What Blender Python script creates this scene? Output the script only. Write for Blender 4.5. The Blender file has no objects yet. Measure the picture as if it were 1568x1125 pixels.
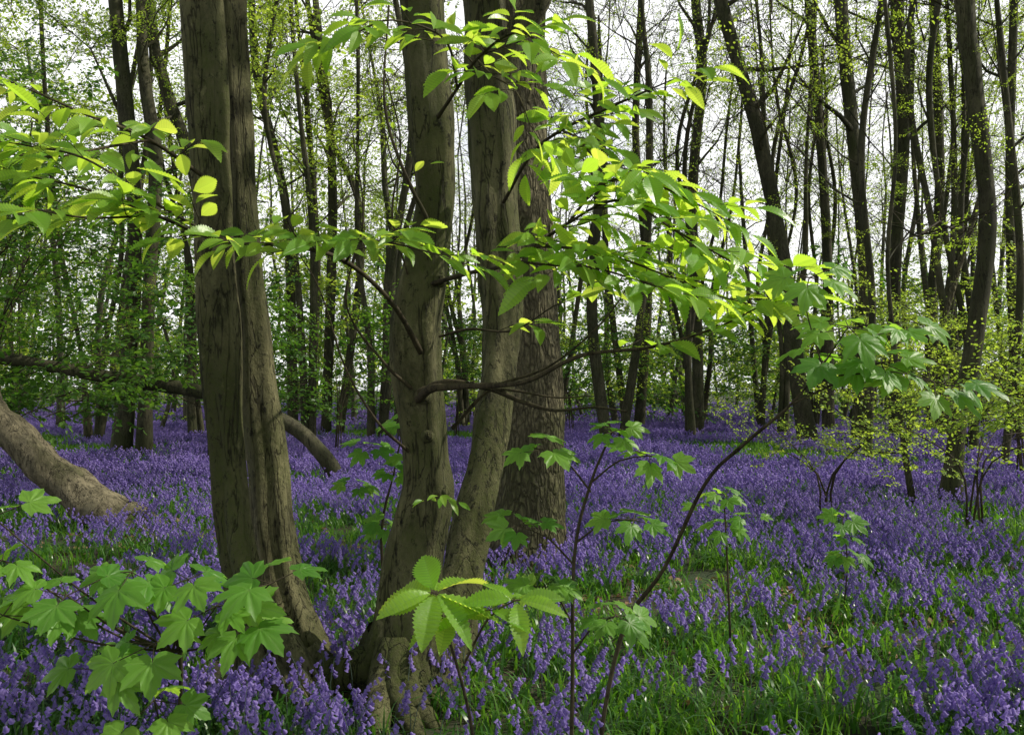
import bpy, math, random, time
import numpy as np
from mathutils import Vector, Matrix, noise
random.seed(7); rng=np.random.default_rng(7)
scene=bpy.context.scene
scene.view_settings.view_transform='Standard'; scene.view_settings.look='None'; scene.view_settings.exposure=0
U=random.uniform
SUN=np.array((.68,.10,.72)); SUN=SUN/np.linalg.norm(SUN)

# ---------------------------------------------------------------- materials
def newmat(name):
    m=bpy.data.materials.new(name); m.use_nodes=True; nt=m.node_tree
    for n in list(nt.nodes): nt.nodes.remove(n)
    return m,nt,nt.nodes,nt.links
def mixc(nt,fac,a,b,mode='MIX'):
    n=nt.nodes.new('ShaderNodeMix'); n.data_type='RGBA'; n.blend_type=mode
    for i,v in ((0,fac),(6,a),(7,b)):
        if hasattr(v,'default_value') or hasattr(v,'links'): nt.links.new(v,n.inputs[i])
        elif i==0: n.inputs[0].default_value=v
        else: n.inputs[i].default_value=(*v,1)
    return n.outputs[2]
def ramp(nt,src,p0,p1):
    n=nt.nodes.new('ShaderNodeMapRange'); n.inputs[1].default_value=p0; n.inputs[2].default_value=p1
    nt.links.new(src,n.inputs[0]); return n.outputs[0]
def noisen(nt,vec,scale,detail=5,rough=.6,dist=0):
    n=nt.nodes.new('ShaderNodeTexNoise'); n.inputs['Scale'].default_value=scale
    n.inputs['Detail'].default_value=detail; n.inputs['Roughness'].default_value=rough; n.inputs['Distortion'].default_value=dist
    nt.links.new(vec,n.inputs['Vector']); return n.outputs['Fac']
def mapping(nt,sc):
    tc=nt.nodes.new('ShaderNodeTexCoord'); mp=nt.nodes.new('ShaderNodeMapping')
    mp.inputs['Scale'].default_value=sc; nt.links.new(tc.outputs['Object'],mp.inputs[0]); return mp.outputs[0]

def bark(name,dark,light,moss,stretch=.18,scale=14,bump=.5,mossamt=.5,furrow=False):
    m,nt,N,L=newmat(name)
    v1=mapping(nt,(1,1,stretch)); v2=mapping(nt,(1,1,.6))
    n1=noisen(nt,v1,scale,8,.7,.4); n2=noisen(nt,v2,2.2,4); n3=noisen(nt,v2,60,3)
    c=mixc(nt,ramp(nt,n1,.36,.68),dark,light)
    c=mixc(nt,ramp(nt,n2,.62-mossamt*.3,.75-mossamt*.2),c,mixc(nt,ramp(nt,n3,.3,.7),moss,tuple(x*.4 for x in moss)))
    c=mixc(nt,ramp(nt,n3,.35,.75),c,mixc(nt,.35,c,light))
    n4=noisen(nt,v2,7,6,.75)
    c=mixc(nt,ramp(nt,n4,.60,.72),c,tuple(x*1.3 for x in light))
    n6=noisen(nt,v2,24,6,.8); c=mixc(nt,ramp(nt,n6,.55,.64),c,tuple(x*.5 for x in dark))
    n7=noisen(nt,v2,1.1,3); c=mixc(nt,ramp(nt,n7,.42,.62),c,mixc(nt,.5,c,dark))
    if furrow:
        vo=N.new('ShaderNodeTexVoronoi'); vo.feature='DISTANCE_TO_EDGE'; vo.inputs['Scale'].default_value=24
        v3=mapping(nt,(1,1,.30))
        mxv=N.new('ShaderNodeVectorMath'); mxv.operation='MULTIPLY_ADD'
        nn=N.new('ShaderNodeTexNoise'); nn.inputs['Scale'].default_value=8; nn.inputs['Detail'].default_value=4; L.new(v3,nn.inputs['Vector'])
        L.new(nn.outputs['Color'],mxv.inputs[0]); mxv.inputs[1].default_value=(.16,.16,.16); L.new(v3,mxv.inputs[2])
        L.new(mxv.outputs[0],vo.inputs['Vector'])
        e=ramp(nt,vo.outputs['Distance'],0,.30)
        c=mixc(nt,e,mixc(nt,.6,c,tuple(x*.3 for x in dark)),c)
        ad=N.new('ShaderNodeMath'); ad.operation='MULTIPLY_ADD'; L.new(e,ad.inputs[0]); ad.inputs[1].default_value=1.2; L.new(n1,ad.inputs[2]); h=ad.outputs[0]
    else:
        v4=mapping(nt,(1,1,.12)); n5=noisen(nt,v4,11,4,.55,.6)
        mth=N.new('ShaderNodeMath'); mth.operation='SUBTRACT'; L.new(n5,mth.inputs[0]); mth.inputs[1].default_value=.5
        ab=N.new('ShaderNodeMath'); ab.operation='ABSOLUTE'; L.new(mth.outputs[0],ab.inputs[0])
        e=ramp(nt,ab.outputs[0],0,.018); c=mixc(nt,e,mixc(nt,.75,c,(.008,.006,.004)),c)
        s1=N.new('ShaderNodeMath'); s1.operation='MULTIPLY_ADD'; L.new(n6,s1.inputs[0]); s1.inputs[1].default_value=.8; L.new(n1,s1.inputs[2])
        ad=N.new('ShaderNodeMath'); ad.operation='MULTIPLY_ADD'; L.new(e,ad.inputs[0]); ad.inputs[1].default_value=.35; L.new(s1.outputs[0],ad.inputs[2]); h=ad.outputs[0]
    b=N.new('ShaderNodeBump'); b.inputs['Strength'].default_value=bump; b.inputs['Distance'].default_value=.03; L.new(h,b.inputs['Height'])
    p=N.new('ShaderNodeBsdfPrincipled'); p.inputs['Roughness'].default_value=.85; p.inputs['Specular IOR Level'].default_value=.2
    L.new(c,p.inputs['Base Color']); L.new(b.outputs[0],p.inputs['Normal'])
    o=N.new('ShaderNodeOutputMaterial'); L.new(p.outputs[0],o.inputs[0]); return m

def leafmat(name,ca,cb,ta,tb,trans=.45,rough=.4,spec=.35,usevein=False):
    m,nt,N,L=newmat(name)
    at=N.new('ShaderNodeAttribute'); at.attribute_name='tint'
    oi=N.new('ShaderNodeObjectInfo')
    ad=N.new('ShaderNodeMath'); ad.operation='ADD'; L.new(at.outputs['Fac'],ad.inputs[0]); L.new(oi.outputs['Random'],ad.inputs[1])
    hf=N.new('ShaderNodeMath'); hf.operation='MULTIPLY'; L.new(ad.outputs[0],hf.inputs[0]); hf.inputs[1].default_value=.5
    fac=at.outputs['Fac'] if usevein else hf.outputs[0]
    c=mixc(nt,fac,ca,cb); t=mixc(nt,fac,ta,tb)
    p=N.new('ShaderNodeBsdfPrincipled'); p.inputs['Roughness'].default_value=rough; p.inputs['Specular IOR Level'].default_value=spec
    if usevein:
        av=N.new('ShaderNodeAttribute'); av.attribute_name='vein'
        vf=ramp(nt,av.outputs['Fac'],.55,1.0)
        mu=N.new('ShaderNodeMath'); mu.operation='MULTIPLY'; L.new(vf,mu.inputs[0]); mu.inputs[1].default_value=.5
        c=mixc(nt,mu.outputs[0],c,(.26,.42,.12)); t=mixc(nt,mu.outputs[0],t,tuple(x*.5 for x in ta))
        v=mapping(nt,(1,1,1)); nz=noisen(nt,v,40,3)
        c=mixc(nt,ramp(nt,nz,.4,.8),c,mixc(nt,.5,c,ca))
        b=N.new('ShaderNodeBump'); b.inputs['Strength'].default_value=.4; b.inputs['Distance'].default_value=.004; L.new(nz,b.inputs['Height']); L.new(b.outputs[0],p.inputs['Normal'])
    L.new(c,p.inputs['Base Color'])
    tr=N.new('ShaderNodeBsdfTranslucent'); L.new(t,tr.inputs[0])
    mx=N.new('ShaderNodeMixShader'); mx.inputs[0].default_value=trans; L.new(p.outputs[0],mx.inputs[1]); L.new(tr.outputs[0],mx.inputs[2])
    o=N.new('ShaderNodeOutputMaterial'); L.new(mx.outputs[0],o.inputs[0]); return m

M_bark=bark('chestnut_bark',(.026,.026,.013),(.22,.205,.105),(.085,.105,.024),mossamt=.72,scale=9,bump=.9,stretch=.3)
M_bark2=bark('hornbeam_bark',(.022,.021,.013),(.12,.112,.064),(.055,.068,.02),scale=7,mossamt=.6,bump=.4,stretch=.3)
M_bark_haze=bark('distant_bark_hazed',(.04,.04,.027),(.135,.13,.085),(.07,.08,.035),scale=6,mossamt=.6,bump=.2)  # distance haze put into the colour: paler than the nearer bark
M_oak=bark('oak_bark',(.07,.062,.034),(.31,.275,.155),(.12,.14,.04),furrow=True,bump=1.,mossamt=.5,scale=20,stretch=.35)
M_log=bark('fallen_trunk_bark',(.05,.044,.026),(.29,.25,.16),(.10,.11,.04),scale=8,mossamt=.4,bump=.9,stretch=.4)
M_twig=bark('twig_bark',(.022,.017,.010),(.09,.075,.042),(.045,.052,.017),scale=20,mossamt=.3,bump=.2)
M_leafH=leafmat('chestnut_leaf',(.11,.27,.03),(.24,.44,.05),(.56,.92,.05),(.88,1.0,.12),.56,.34,.45,True)
M_leafS=leafmat('sycamore_leaf',(.075,.20,.03),(.16,.33,.05),(.32,.68,.05),(.62,.90,.08),.50,.42,.35,True)
M_leafY=leafmat('spring_leaf',(.11,.21,.025),(.22,.33,.05),(.42,.66,.04),(.72,.88,.10),.5,.5,.25)
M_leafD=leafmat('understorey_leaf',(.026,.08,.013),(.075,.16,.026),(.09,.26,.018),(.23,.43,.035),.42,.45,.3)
M_grass=leafmat('grass_blade',(.05,.15,.012),(.14,.27,.03),(.15,.44,.015),(.42,.74,.05),.45,.40,.4)
M_bleaf=leafmat('bluebell_leaf',(.028,.105,.015),(.075,.19,.025),(.09,.30,.015),(.24,.50,.03),.40,.33,.5)
M_bell=leafmat('bluebell_petal',(.15,.105,.36),(.33,.25,.58),(.28,.18,.60),(.50,.36,.84),.40,.5,.25)
M_bstem=leafmat('bluebell_stem',(.07,.10,.08),(.11,.15,.12),(.1,.22,.09),(.16,.28,.14),.2,.5,.3)

def groundmat():
    m,nt,N,L=newmat('woodland_soil')
    v=mapping(nt,(1,1,1)); n1=noisen(nt,v,1.2,6); n2=noisen(nt,v,18,8,.75); n3=noisen(nt,v,70,4)
    c=mixc(nt,ramp(nt,n2,.35,.65),(.02,.017,.010),(.075,.05,.03))
    c=mixc(nt,ramp(nt,n1,.4,.6),c,(.02,.04,.010))
    c=mixc(nt,ramp(nt,n3,.58,.75),c,(.12,.08,.045))
    b=N.new('ShaderNodeBump'); b.inputs['Strength'].default_value=.8; b.inputs['Distance'].default_value=.04; L.new(n2,b.inputs['Height'])
    p=N.new('ShaderNodeBsdfPrincipled'); p.inputs['Roughness'].default_value=.95; L.new(c,p.inputs['Base Color']); L.new(b.outputs[0],p.inputs['Normal'])
    o=N.new('ShaderNodeOutputMaterial'); L.new(p.outputs[0],o.inputs[0]); return m
M_ground=groundmat()
M_litter=leafmat('dead_leaf',(.16,.09,.05),(.34,.22,.14),(.2,.1,.04),(.3,.18,.08),.15,.7,.2)

# ---------------------------------------------------------------- mesh tools
class Acc:
    def __init__(s): s.V=[];s.F=[];s.M=[];s.T=[];s.E=[];s.n=0
    def add(s,V,F,mat=0,tint=.5,vein=None):
        V=np.asarray(V,float); s.V.append(V); n=s.n
        s.F.extend([tuple(i+n for i in f) for f in F]); s.M.extend([mat]*len(F))
        s.T.append(np.full(len(V),tint)); s.E.append(np.zeros(len(V)) if vein is None else vein); s.n+=len(V)
    def mesh(s,name,mats,smooth=True):
        me=bpy.data.meshes.new(name)
        if s.n:
            me.from_pydata(np.concatenate(s.V).tolist(),[],s.F)
            me.polygons.foreach_set('material_index',s.M)
            if smooth: me.polygons.foreach_set('use_smooth',[True]*len(s.F))
            for nm,dat in (('tint',s.T),('vein',s.E)):
                a=me.attributes.new(nm,'FLOAT','POINT'); a.data.foreach_set('value',np.concatenate(dat).astype(np.float32))
        for m in mats: me.materials.append(m)
        return me
    def obj(s,name,mats,parent=None,smooth=True):
        o=bpy.data.objects.new(name,s.mesh(name,mats,smooth)); scene.collection.objects.link(o)
        if parent: o.parent=parent
        return o

def spline(P,step):
    P=np.asarray(P,float); Q=np.vstack([2*P[0]-P[1],P,2*P[-1]-P[-2]]); out=[]
    for i in range(1,len(Q)-2):
        n=max(1,int(np.linalg.norm(Q[i+1,:3]-Q[i,:3])/step))
        for j in range(n):
            t=j/n; a,b,c,d=Q[i-1],Q[i],Q[i+1],Q[i+2]
            out.append(.5*((2*b)+(c-a)*t+(2*a-5*b+4*c-d)*t*t+(3*b-a-3*c+d)*t**3))
    out.append(P[-1]); return np.array(out)
def tube(acc,P,sides=8,amp=0,freq=3,mat=0,tint=.5,flute=0,seed=0,cap=False):
    P=np.asarray(P); C=P[:,:3]; R=np.maximum(P[:,3],.0008); n=len(C)
    T=np.gradient(C,axis=0); T/=np.linalg.norm(T,axis=1)[:,None]+1e-9
    u=np.cross(T[0],(0.3,1,.1)); 
    if np.linalg.norm(u)<.1: u=np.cross(T[0],(1,0,0))
    u/=np.linalg.norm(u); V=np.zeros((n,sides,3)); ang=np.arange(sides)*2*math.pi/sides
    for i in range(n):
        u=u-T[i]*np.dot(u,T[i]); u/=np.linalg.norm(u); w=np.cross(T[i],u)
        for k in range(sides):
            d=u*math.cos(ang[k])+w*math.sin(ang[k]); r=R[i]
            if amp:
                q=C[i]+d*r
                r*=1+amp*noise.noise(Vector((q[0]*freq+seed,q[1]*freq,q[2]*freq*.45)))+amp*.45*noise.noise(Vector((q[0]*freq*3.3,q[1]*freq*3.3+seed,q[2]*freq*1.2)))
            if flute: r*=1+flute*noise.noise(Vector((math.cos(ang[k])*1.6+seed,math.sin(ang[k])*1.6,C[i][2]*.35)))
            V[i,k]=C[i]+d*r
    F=[(i*sides+k,i*sides+(k+1)%sides,(i+1)*sides+(k+1)%sides,(i+1)*sides+k) for i in range(n-1) for k in range(sides)]
    if cap: F.append(tuple((n-1)*sides+k for k in range(sides)))
    acc.add(V.reshape(-1,3),F,mat,tint)
def norm(v): v=np.asarray(v,float); return v/(np.linalg.norm(v)+1e-9)
def frame(d,up):
    y=norm(d); x=norm(np.cross(y,up)); z=np.cross(x,y); return np.array([x,y,z])
def rv(s): return np.array([random.gauss(0,s) for _ in range(3)])

def chestnut_leaf(nv=13,droop=.2,fold=.3):
    cols=[-1,-.55,-.07,0,.07,.55,1]; V=[];E=[]
    for j in range(2*nv+1):
        t=j/(2*nv); w=.20*max(0,math.sin(math.pi*min(1,t**.82)))**.8+.002
        tooth=j%2==1
        for c in cols:
            a=abs(c); x=c*w
            if a==1: x*=1.14 if tooth else .93
            y=t+a*w*.55*(1-t)+(.012 if (tooth and a==1) else 0)
            z=fold*a*w*(.9)-droop*t*t+((.012 if tooth else -.012) if a>.3 else 0)
            V.append((x,y,z)); E.append(1. if (c==0 or tooth) else 0.)
    F=[(j*7+k,j*7+k+1,(j+1)*7+k+1,(j+1)*7+k) for j in range(2*nv) for k in range(6)]
    return np.array(V),F,np.array(E)
def sycamore_leaf(droop=.2):
    kp=[(0,1,1),(5,.9,0),(9,.86,0),(12,.74,0),(17,.72,0),(21,.60,0),(27,.52,0),(32,.60,0),(36,.70,0),(42,.74,0),(48,.9,1),(54,.76,0),(60,.74,0),(66,.62,0),(73,.50,0),(80,.54,0),(88,.56,0),(97,.66,1),(106,.52,0),(118,.46,0),(135,.38,0),(155,.30,0),(172,.12,0)]
    pts=[(-a,r,v) for a,r,v in reversed(kp[1:])]+kp
    V=[(0,0,0)];E=[1.]
    for q in (.35,.7,1):
        for a,r,v in pts:
            t=math.radians(a); rr=r*q
            V.append((math.sin(t)*rr,math.cos(t)*rr,-droop*rr*rr+(.0 if v else .035*q*(1 if abs(a)<100 else .3))+.02*math.sin(a*.2+q*3))); E.append(float(v))
    n=len(pts); F=[(0,1+k,2+k) for k in range(n-1)]
    for q in range(2):
        F+=[(1+q*n+k,1+(q+1)*n+k,2+(q+1)*n+k,2+q*n+k) for k in range(n-1)]
    V=np.array(V); V[:,0]*=.95; V*=.8
    return V,F,np.array(E)
def small_leaf():
    V=np.array([(0,0,0),(.27,.32,.07),(.22,.7,.05),(0,1,-.1),(-.22,.7,.05),(-.27,.32,.07),(0,.5,-.01)])
    return V,[(0,1,2,6),(6,2,3,4),(0,6,4,5)],np.zeros(7)
CH=[chestnut_leaf(13,d,f) for d,f in ((.12,.25),(.3,.35),(.2,.5),(.45,.2))]
SY=[sycamore_leaf(d) for d in (.1,.22,.35)]
SL=small_leaf()
QL=(np.array([(0,0,0),(.32,.5,.06),(0,1,-.06),(-.32,.5,.06)]),[(0,1,2,3)],np.zeros(4))
def put_leaf(a,proto,pos,d,up,size,mat,tint=None):
    V,F,E=proto; R=frame(d,up); W=(V*size*np.array((U(.85,1.15),1,1)))@R+pos
    a.add(W,F,mat,random.random() if tint is None else tint,E)

def scatter(name,pts,rots,scl,idx,coll,parent=None):
    me=bpy.data.meshes.new(name); pts=np.asarray(pts,np.float32); n=len(pts)
    me.vertices.add(n); me.vertices.foreach_set('co',pts.ravel())
    a=me.attributes.new('rot','FLOAT_VECTOR','POINT'); a.data.foreach_set('vector',np.asarray(rots,np.float32).ravel())
    a=me.attributes.new('scl','FLOAT','POINT'); a.data.foreach_set('value',np.asarray(scl,np.float32))
    a=me.attributes.new('idx','INT','POINT'); a.data.foreach_set('value',np.asarray(idx,np.int32))
    o=bpy.data.objects.new(name,me); scene.collection.objects.link(o)
    if parent: o.parent=parent
    key='scatter_'+coll.name; g=bpy.data.node_groups.get(key)
    if not g:
        g=bpy.data.node_groups.new(key,'GeometryNodeTree')
        g.interface.new_socket('Geometry',in_out='INPUT',socket_type='NodeSocketGeometry')
        g.interface.new_socket('Geometry',in_out='OUTPUT',socket_type='NodeSocketGeometry')
        N=g.nodes;L=g.links; gi=N.new('NodeGroupInput'); go=N.new('NodeGroupOutput')
        ip=N.new('GeometryNodeInstanceOnPoints'); ci=N.new('GeometryNodeCollectionInfo')
        ci.inputs['Collection'].default_value=coll; ci.inputs['Separate Children'].default_value=True; ci.inputs['Reset Children'].default_value=True
        def na(nm,t):
            x=N.new('GeometryNodeInputNamedAttribute'); x.data_type=t; x.inputs[0].default_value=nm; return x.outputs[0]
        er=N.new('FunctionNodeEulerToRotation'); L.new(na('rot','FLOAT_VECTOR'),er.inputs[0])
        L.new(gi.outputs[0],ip.inputs['Points']); L.new(ci.outputs[0],ip.inputs['Instance']); ip.inputs['Pick Instance'].default_value=True
        L.new(na('idx','INT'),ip.inputs['Instance Index']); L.new(er.outputs[0],ip.inputs['Rotation']); L.new(na('scl','FLOAT'),ip.inputs['Scale'])
        L.new(ip.outputs[0],go.inputs[0])
    md=o.modifiers.new('scatter','NODES'); md.node_group=g
    return o
def proto(coll,name,acc,mats,smooth=True):
    o=bpy.data.objects.new(name,acc.mesh(name,mats,smooth)); coll.objects.link(o)

# ---------------------------------------------------------------- spray prototypes
C_spray=bpy.data.collections.new('leaf_sprays')
def make_spray(name,L,nside,lper,lsize,leafm,seed,sub=3,twr=.011,lf=SL,dia=5,twm=None):
    random.seed(seed); a=Acc()
    def twig(p,d,l,r,depth):
        n=dia; P=[(*p,r)]; q=np.array(p); dd=norm(d)
        for i in range(n):
            dd=norm(dd+rv(.16)+np.array((0,0,.03))); q=q+dd*l/n; P.append((*q,r*(1-(i+1)/n*.8)))
        tube(a,P,3,mat=0); P=np.array(P)
        if depth<2:
            ns=nside if depth==0 else sub
            for s in range(ns):
                t=(s+.8)/(ns+.5)*n; i=int(min(t,n-1)); c=P[i,:3]+(P[min(i+1,n),:3]-P[i,:3])*(t-i)
                ax=norm(P[min(i+1,n),:3]-P[i,:3]); side=norm(np.cross(ax,(0,0,1)))*(1 if s%2 else -1)
                twig(c,ax*.7+side*U(.6,1)+np.array((0,0,U(-.3,.45))),l*U(.35,.5),r*.5,depth+1)
        m=lper if depth else lper//2
        for k in range(m):
            t=(k+.5)/m*n if depth else U(.3,1)*n; i=int(min(t,n-1)); c=P[i,:3]+(P[i+1,:3]-P[i,:3])*(t-i)
            ax=norm(P[i+1,:3]-P[i,:3]); side=norm(np.cross(ax,(0,0,1)))*(1 if k%2 else -1)
            put_leaf(a,lf,c,ax*.6+side*U(.5,1)+np.array((0,0,U(-.7,.2))),np.array((0,0,1))+rv(.45),lsize*U(.6,1.15),1)
    twig((0,0,0),(0,1,.12),L,twr,0)
    proto(C_spray,name,a,[twm or M_twig,leafm],True)
make_spray('spray_a',1.5,8,5,.075,M_leafY,1); make_spray('spray_b',1.3,7,6,.07,M_leafY,2); make_spray('spray_c',1.7,9,4,.08,M_leafY,3)
make_spray('spray_d',2.2,8,1,.06,M_leafY,4,twr=.018); make_spray('spray_e',2.4,9,1,.055,M_leafY,5,twr=.02); make_spray('spray_f',2.0,7,0,.06,M_leafY,6,twr=.018)
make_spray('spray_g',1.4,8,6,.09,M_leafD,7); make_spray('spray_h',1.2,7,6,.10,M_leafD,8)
make_spray('spray_i',1.6,7,4,.13,M_leafY,9,sub=1,lf=QL,dia=3,twm=M_bark_haze); make_spray('spray_j',1.5,7,5,.12,M_leafY,10,sub=1,lf=QL,dia=3,twm=M_bark_haze)
make_spray('spray_k',2.4,7,1,.10,M_leafY,11,sub=2,lf=QL,dia=3,twr=.022,twm=M_bark_haze); make_spray('spray_l',1.6,8,5,.15,M_leafD,12,sub=1,lf=QL,dia=3)
LEAFY=(0,1,2); TWIGGY=(3,4,5); DARK=(6,7); FLEAFY=(8,9); FTWIG=(10,); FDARK=(11,)

class Sprays:
    def __init__(s): s.p=[];s.r=[];s.s=[];s.i=[]
    def add(s,p,d,sc,kinds):
        d=norm(d); s.p.append(tuple(p)); s.r.append((math.asin(max(-1,min(1,d[2]))),U(-.5,.5),math.atan2(-d[0],d[1]))); s.s.append(sc); s.i.append(random.choice(kinds))
    def make(s,name,parent=None,coll=None):
        if s.p: return scatter(name,s.p,s.r,s.s,s.i,coll or C_spray,parent)
TOTAL=[0]
SUN_GAPS=[((.3,3.6,2.1),.9),((.9,3.5,1.8),.8),((-.9,3.6,2.1),.7),((-1.6,3.5,2.3),.6),((0,2.5,.95),.4),((3,6,0),1.4),((2.0,4.4,0),1.2),((-2.5,11,0),1.0),((-4.5,9.6,.3),.7),((5,14,0),1.8),((4.7,9,.8),1.2),((-1.2,4.7,1.3),.35),((-.1,5.4,1.8),.4),((-6,16,0),1.6),((-.2,2.8,3),.6)]  # spots kept sunlit: foliage is left out along their rays to the sun
def in_sun_gap(p,mg=0):
    p=np.array(p)
    for g,r in SUN_GAPS:
        w=p-np.array(g); t=np.dot(w,SUN)
        if t>1.5 and np.linalg.norm(w-t*SUN)<r+mg: return True
    return False

def stem_tree(name,stems,mat,seed,sides=10,step=.35,topz=15,hmin=.42,nlimb=8,ne=14,escl=(.35,.7),llen=(1.5,3.4),amp=.1,acc=None,spr=None,kinds=None,freq=2,rs=.63,per=2,ek=LEAFY):
    random.seed(seed); own=acc is None
    a=acc or Acc(); sp=spr or Sprays(); kinds=kinds or (LEAFY+TWIGGY)
    for st in stems:
        P=[(p[0],p[1],p[2],p[3]*rs) for p in st]
        x,y,z,r=P[-1]
        if z<topz:
            k=max(1,int((topz-z)/2.2)); dx=(P[-1][0]-P[-2][0])/max(.5,P[-1][2]-P[-2][2])
            for i in range(k):
                x+=dx*1.2+U(-.25,.25); y+=U(-.3,.3); z+=2.2; P.append((x,y,z,max(.03,r*(1-(i+1)/(k+.6)))))
        Q=spline(P,step); tube(a,Q,sides,amp=amp,freq=freq,seed=seed,flute=.12 if sides>6 else 0)
        H=Q[-1,2]
        for l in range(nlimb):
            zz=H*(hmin+(1-hmin)*(l+U(0,1))/nlimb); i=int(np.argmin(abs(Q[:,2]-zz))); c=Q[i,:3]; r0=Q[i,3]*U(.3,.5)
            az=U(0,6.28); ln=U(*llen)*(1-.35*l/nlimb); d=np.array((math.cos(az),math.sin(az),U(.5,1.3))); d=norm(d)
            B=[(*c,r0)]; q=c.copy()
            for s in range(4):
                d=norm(d+rv(.25)+np.array((0,0,.1))); q=q+d*ln/4; B.append((*q,max(.008,r0*(1-(s+1)/4.4))))
                if s>0 and s%2==1 or per>1:
                    for _ in range(1): 
                        if s>0 and not in_sun_gap(q,1.2): sp.add(q,d+rv(.5),U(.7,1.2),kinds)
            tube(a,spline(B,.4 if sides>6 else 1.),5 if sides>6 else 3,mat=0)
            if not in_sun_gap(q,1.2): sp.add(q,d,U(.8,1.3),kinds)
        for e in range(ne):
            zz=U(1.5 if H>8 else .5,H*.9); i=int(np.argmin(abs(Q[:,2]-zz))); az=U(0,6.28)
            sp.add(Q[i,:3]+np.array((math.cos(az),math.sin(az),0))*Q[i,3]*.8,(math.cos(az),math.sin(az),U(-.1,.8)),U(*escl),ek)
    if own:
        o=a.obj(name,[mat]); f=sp.make('foliage',o); TOTAL[0]+=len(sp.p); return o

# ---------------------------------------------------------------- ground
def gz(x,y):
    return .05*noise.noise(Vector((x*.25,y*.25,3.1)))*min(1,max(0,(math.hypot(x,y)-2)/6))
def ground():
    xs=np.concatenate([-np.geomspace(20,450,14)[::-1],np.linspace(-18,18,73),np.geomspace(20,450,14)])
    ys=np.concatenate([-np.geomspace(8,450,14)[::-1],np.linspace(-6,40,93),np.geomspace(43,450,14)])
    V=[(x,y,gz(x,y)) for y in ys for x in xs]; n=len(xs)
    F=[(j*n+i,j*n+i+1,(j+1)*n+i+1,(j+1)*n+i) for j in range(len(ys)-1) for i in range(n-1)]
    a=Acc(); a.add(V,F); a.obj('ground',[M_ground])
ground()

# ---------------------------------------------------------------- foreground trees
def rsc(P,k,dx=0): return [(x+dx,y,z,r*k) for x,y,z,r in P]
a=Acc()
A1=rsc([(-1.60,4.5,5.6,.12),(-1.58,4.48,4.364,.13),(-1.523,4.48,3.404,.132),(-1.491,4.48,2.764,.108),(-1.456,4.48,2.284,.096),(-1.418,4.47,1.804,.102),(-1.398,4.46,1.484,.097),(-1.363,4.46,1.004,.095),(-1.318,4.46,.684,.10),(-1.254,4.46,.364,.13),(-1.197,4.46,-.06,.19)][::-1],.83)
A1r=rsc([(-1.35,4.42,1.05,.05),(-1.309,4.38,.748,.065),(-1.229,4.34,.524,.07),(-1.10,4.34,.332,.078),(-.973,4.36,.09,.10),(-.90,4.38,-.08,.13)][::-1],.85)
A2=rsc([(-1.50,4.95,5.6,.07),(-1.47,4.85,4.54,.08),(-1.448,4.76,3.523,.085),(-1.408,4.76,2.843,.087),(-1.363,4.76,2.163,.09),(-1.328,4.76,1.823,.094),(-1.300,4.76,1.483,.104),(-1.254,4.76,1.143,.113),(-1.22,4.74,.803,.12),(-1.153,4.7,.463,.123),(-1.04,4.62,.225,.125),(-.93,4.55,.0,.15),(-.87,4.5,-.12,.19)][::-1],.82,-.02)
def extend(P,top):
    x,y,z,r=P[-1]; dx=(P[-1][0]-P[-2][0])/(P[-1][2]-P[-2][2])*.7; P=list(P); n=5
    for i in range(1,n+1):
        zz=z+(top-z)*i/n; P.append((x+dx*(zz-z)+U(-.15,.15),y+U(0,.25)*i,zz,r*(1-i/(n+.5)))) 
    return P
for P,s in ((extend(A1,12),1),(extend(A2,11),4)):
    tube(a,spline(P,.03),40,amp=.20,freq=3.5,seed=s,flute=.40)
tube(a,spline(A1r,.035),20,amp=.18,freq=5,seed=9,flute=.2)
def knot(acc,c,n,r):
    n=norm(n); P=[(*(np.array(c)-n*r),r*1.5),(*np.array(c),r*1.2),(*(np.array(c)+n*r*.45),r*.9),(*(np.array(c)+n*r*.55),r*.62),(*(np.array(c)+n*r*.25),r*.35),(*(np.array(c)+n*r*.2),.002)]
    tube(acc,P,14,amp=.25,freq=14)
knot(a,(-1.385,4.39,1.80),(.35,-1,.1),.022); knot(a,(-1.35,4.71,1.30),(.4,-1,0),.02); knot(a,(-1.46,4.41,2.6),(-.2,-1,0),.018)
for i in range(7):
    az=U(0,6.28); c=np.array((-1.12,4.48)); L0=U(.35,.6)
    tube(a,spline([(*(c+.1*np.array((math.cos(az),math.sin(az)))),.22,.07),(*(c+.22*np.array((math.cos(az),math.sin(az)))),.07,.07),(*(c+L0*np.array((math.cos(az+.2),math.sin(az+.2)))),-.04,.03)],.04),12,amp=.2,freq=6)
treeA=a.obj('sweet_chestnut_tree',[M_bark])
a=Acc()
B1=rsc([(-.50,4.5,5.4,.095),(-.493,4.48,4.364,.105),(-.445,4.48,3.404,.112),(-.419,4.48,3.084,.12),(-.39,4.48,2.764,.12),(-.381,4.48,2.444,.106),(-.422,4.48,2.124,.118),(-.461,4.48,1.804,.128),(-.451,4.48,1.484,.12),(-.422,4.48,1.164,.12),(-.413,4.48,.972,.132),(-.477,4.48,.684,.145),(-.509,4.48,.364,.178),(-.55,4.48,.076,.23),(-.55,4.48,-.1,.28)][::-1],.92)
B2=rsc([(-.37,5.7,6.4,.12),(-.336,5.6,5.08,.14),(-.19,5.6,3.88,.15),(-.168,5.6,3.48,.155),(-.144,5.6,3.08,.16),(-.116,5.58,2.68,.155),(-.084,5.55,2.28,.148),(-.064,5.5,1.88,.128),(-.096,5.4,1.48,.118),(-.164,5.25,1.08,.122),(-.256,5.1,.68,.13),(-.316,4.95,.36,.145),(-.39,4.8,.0,.19),(-.42,4.75,-.12,.22)][::-1],.88,.02)
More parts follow.
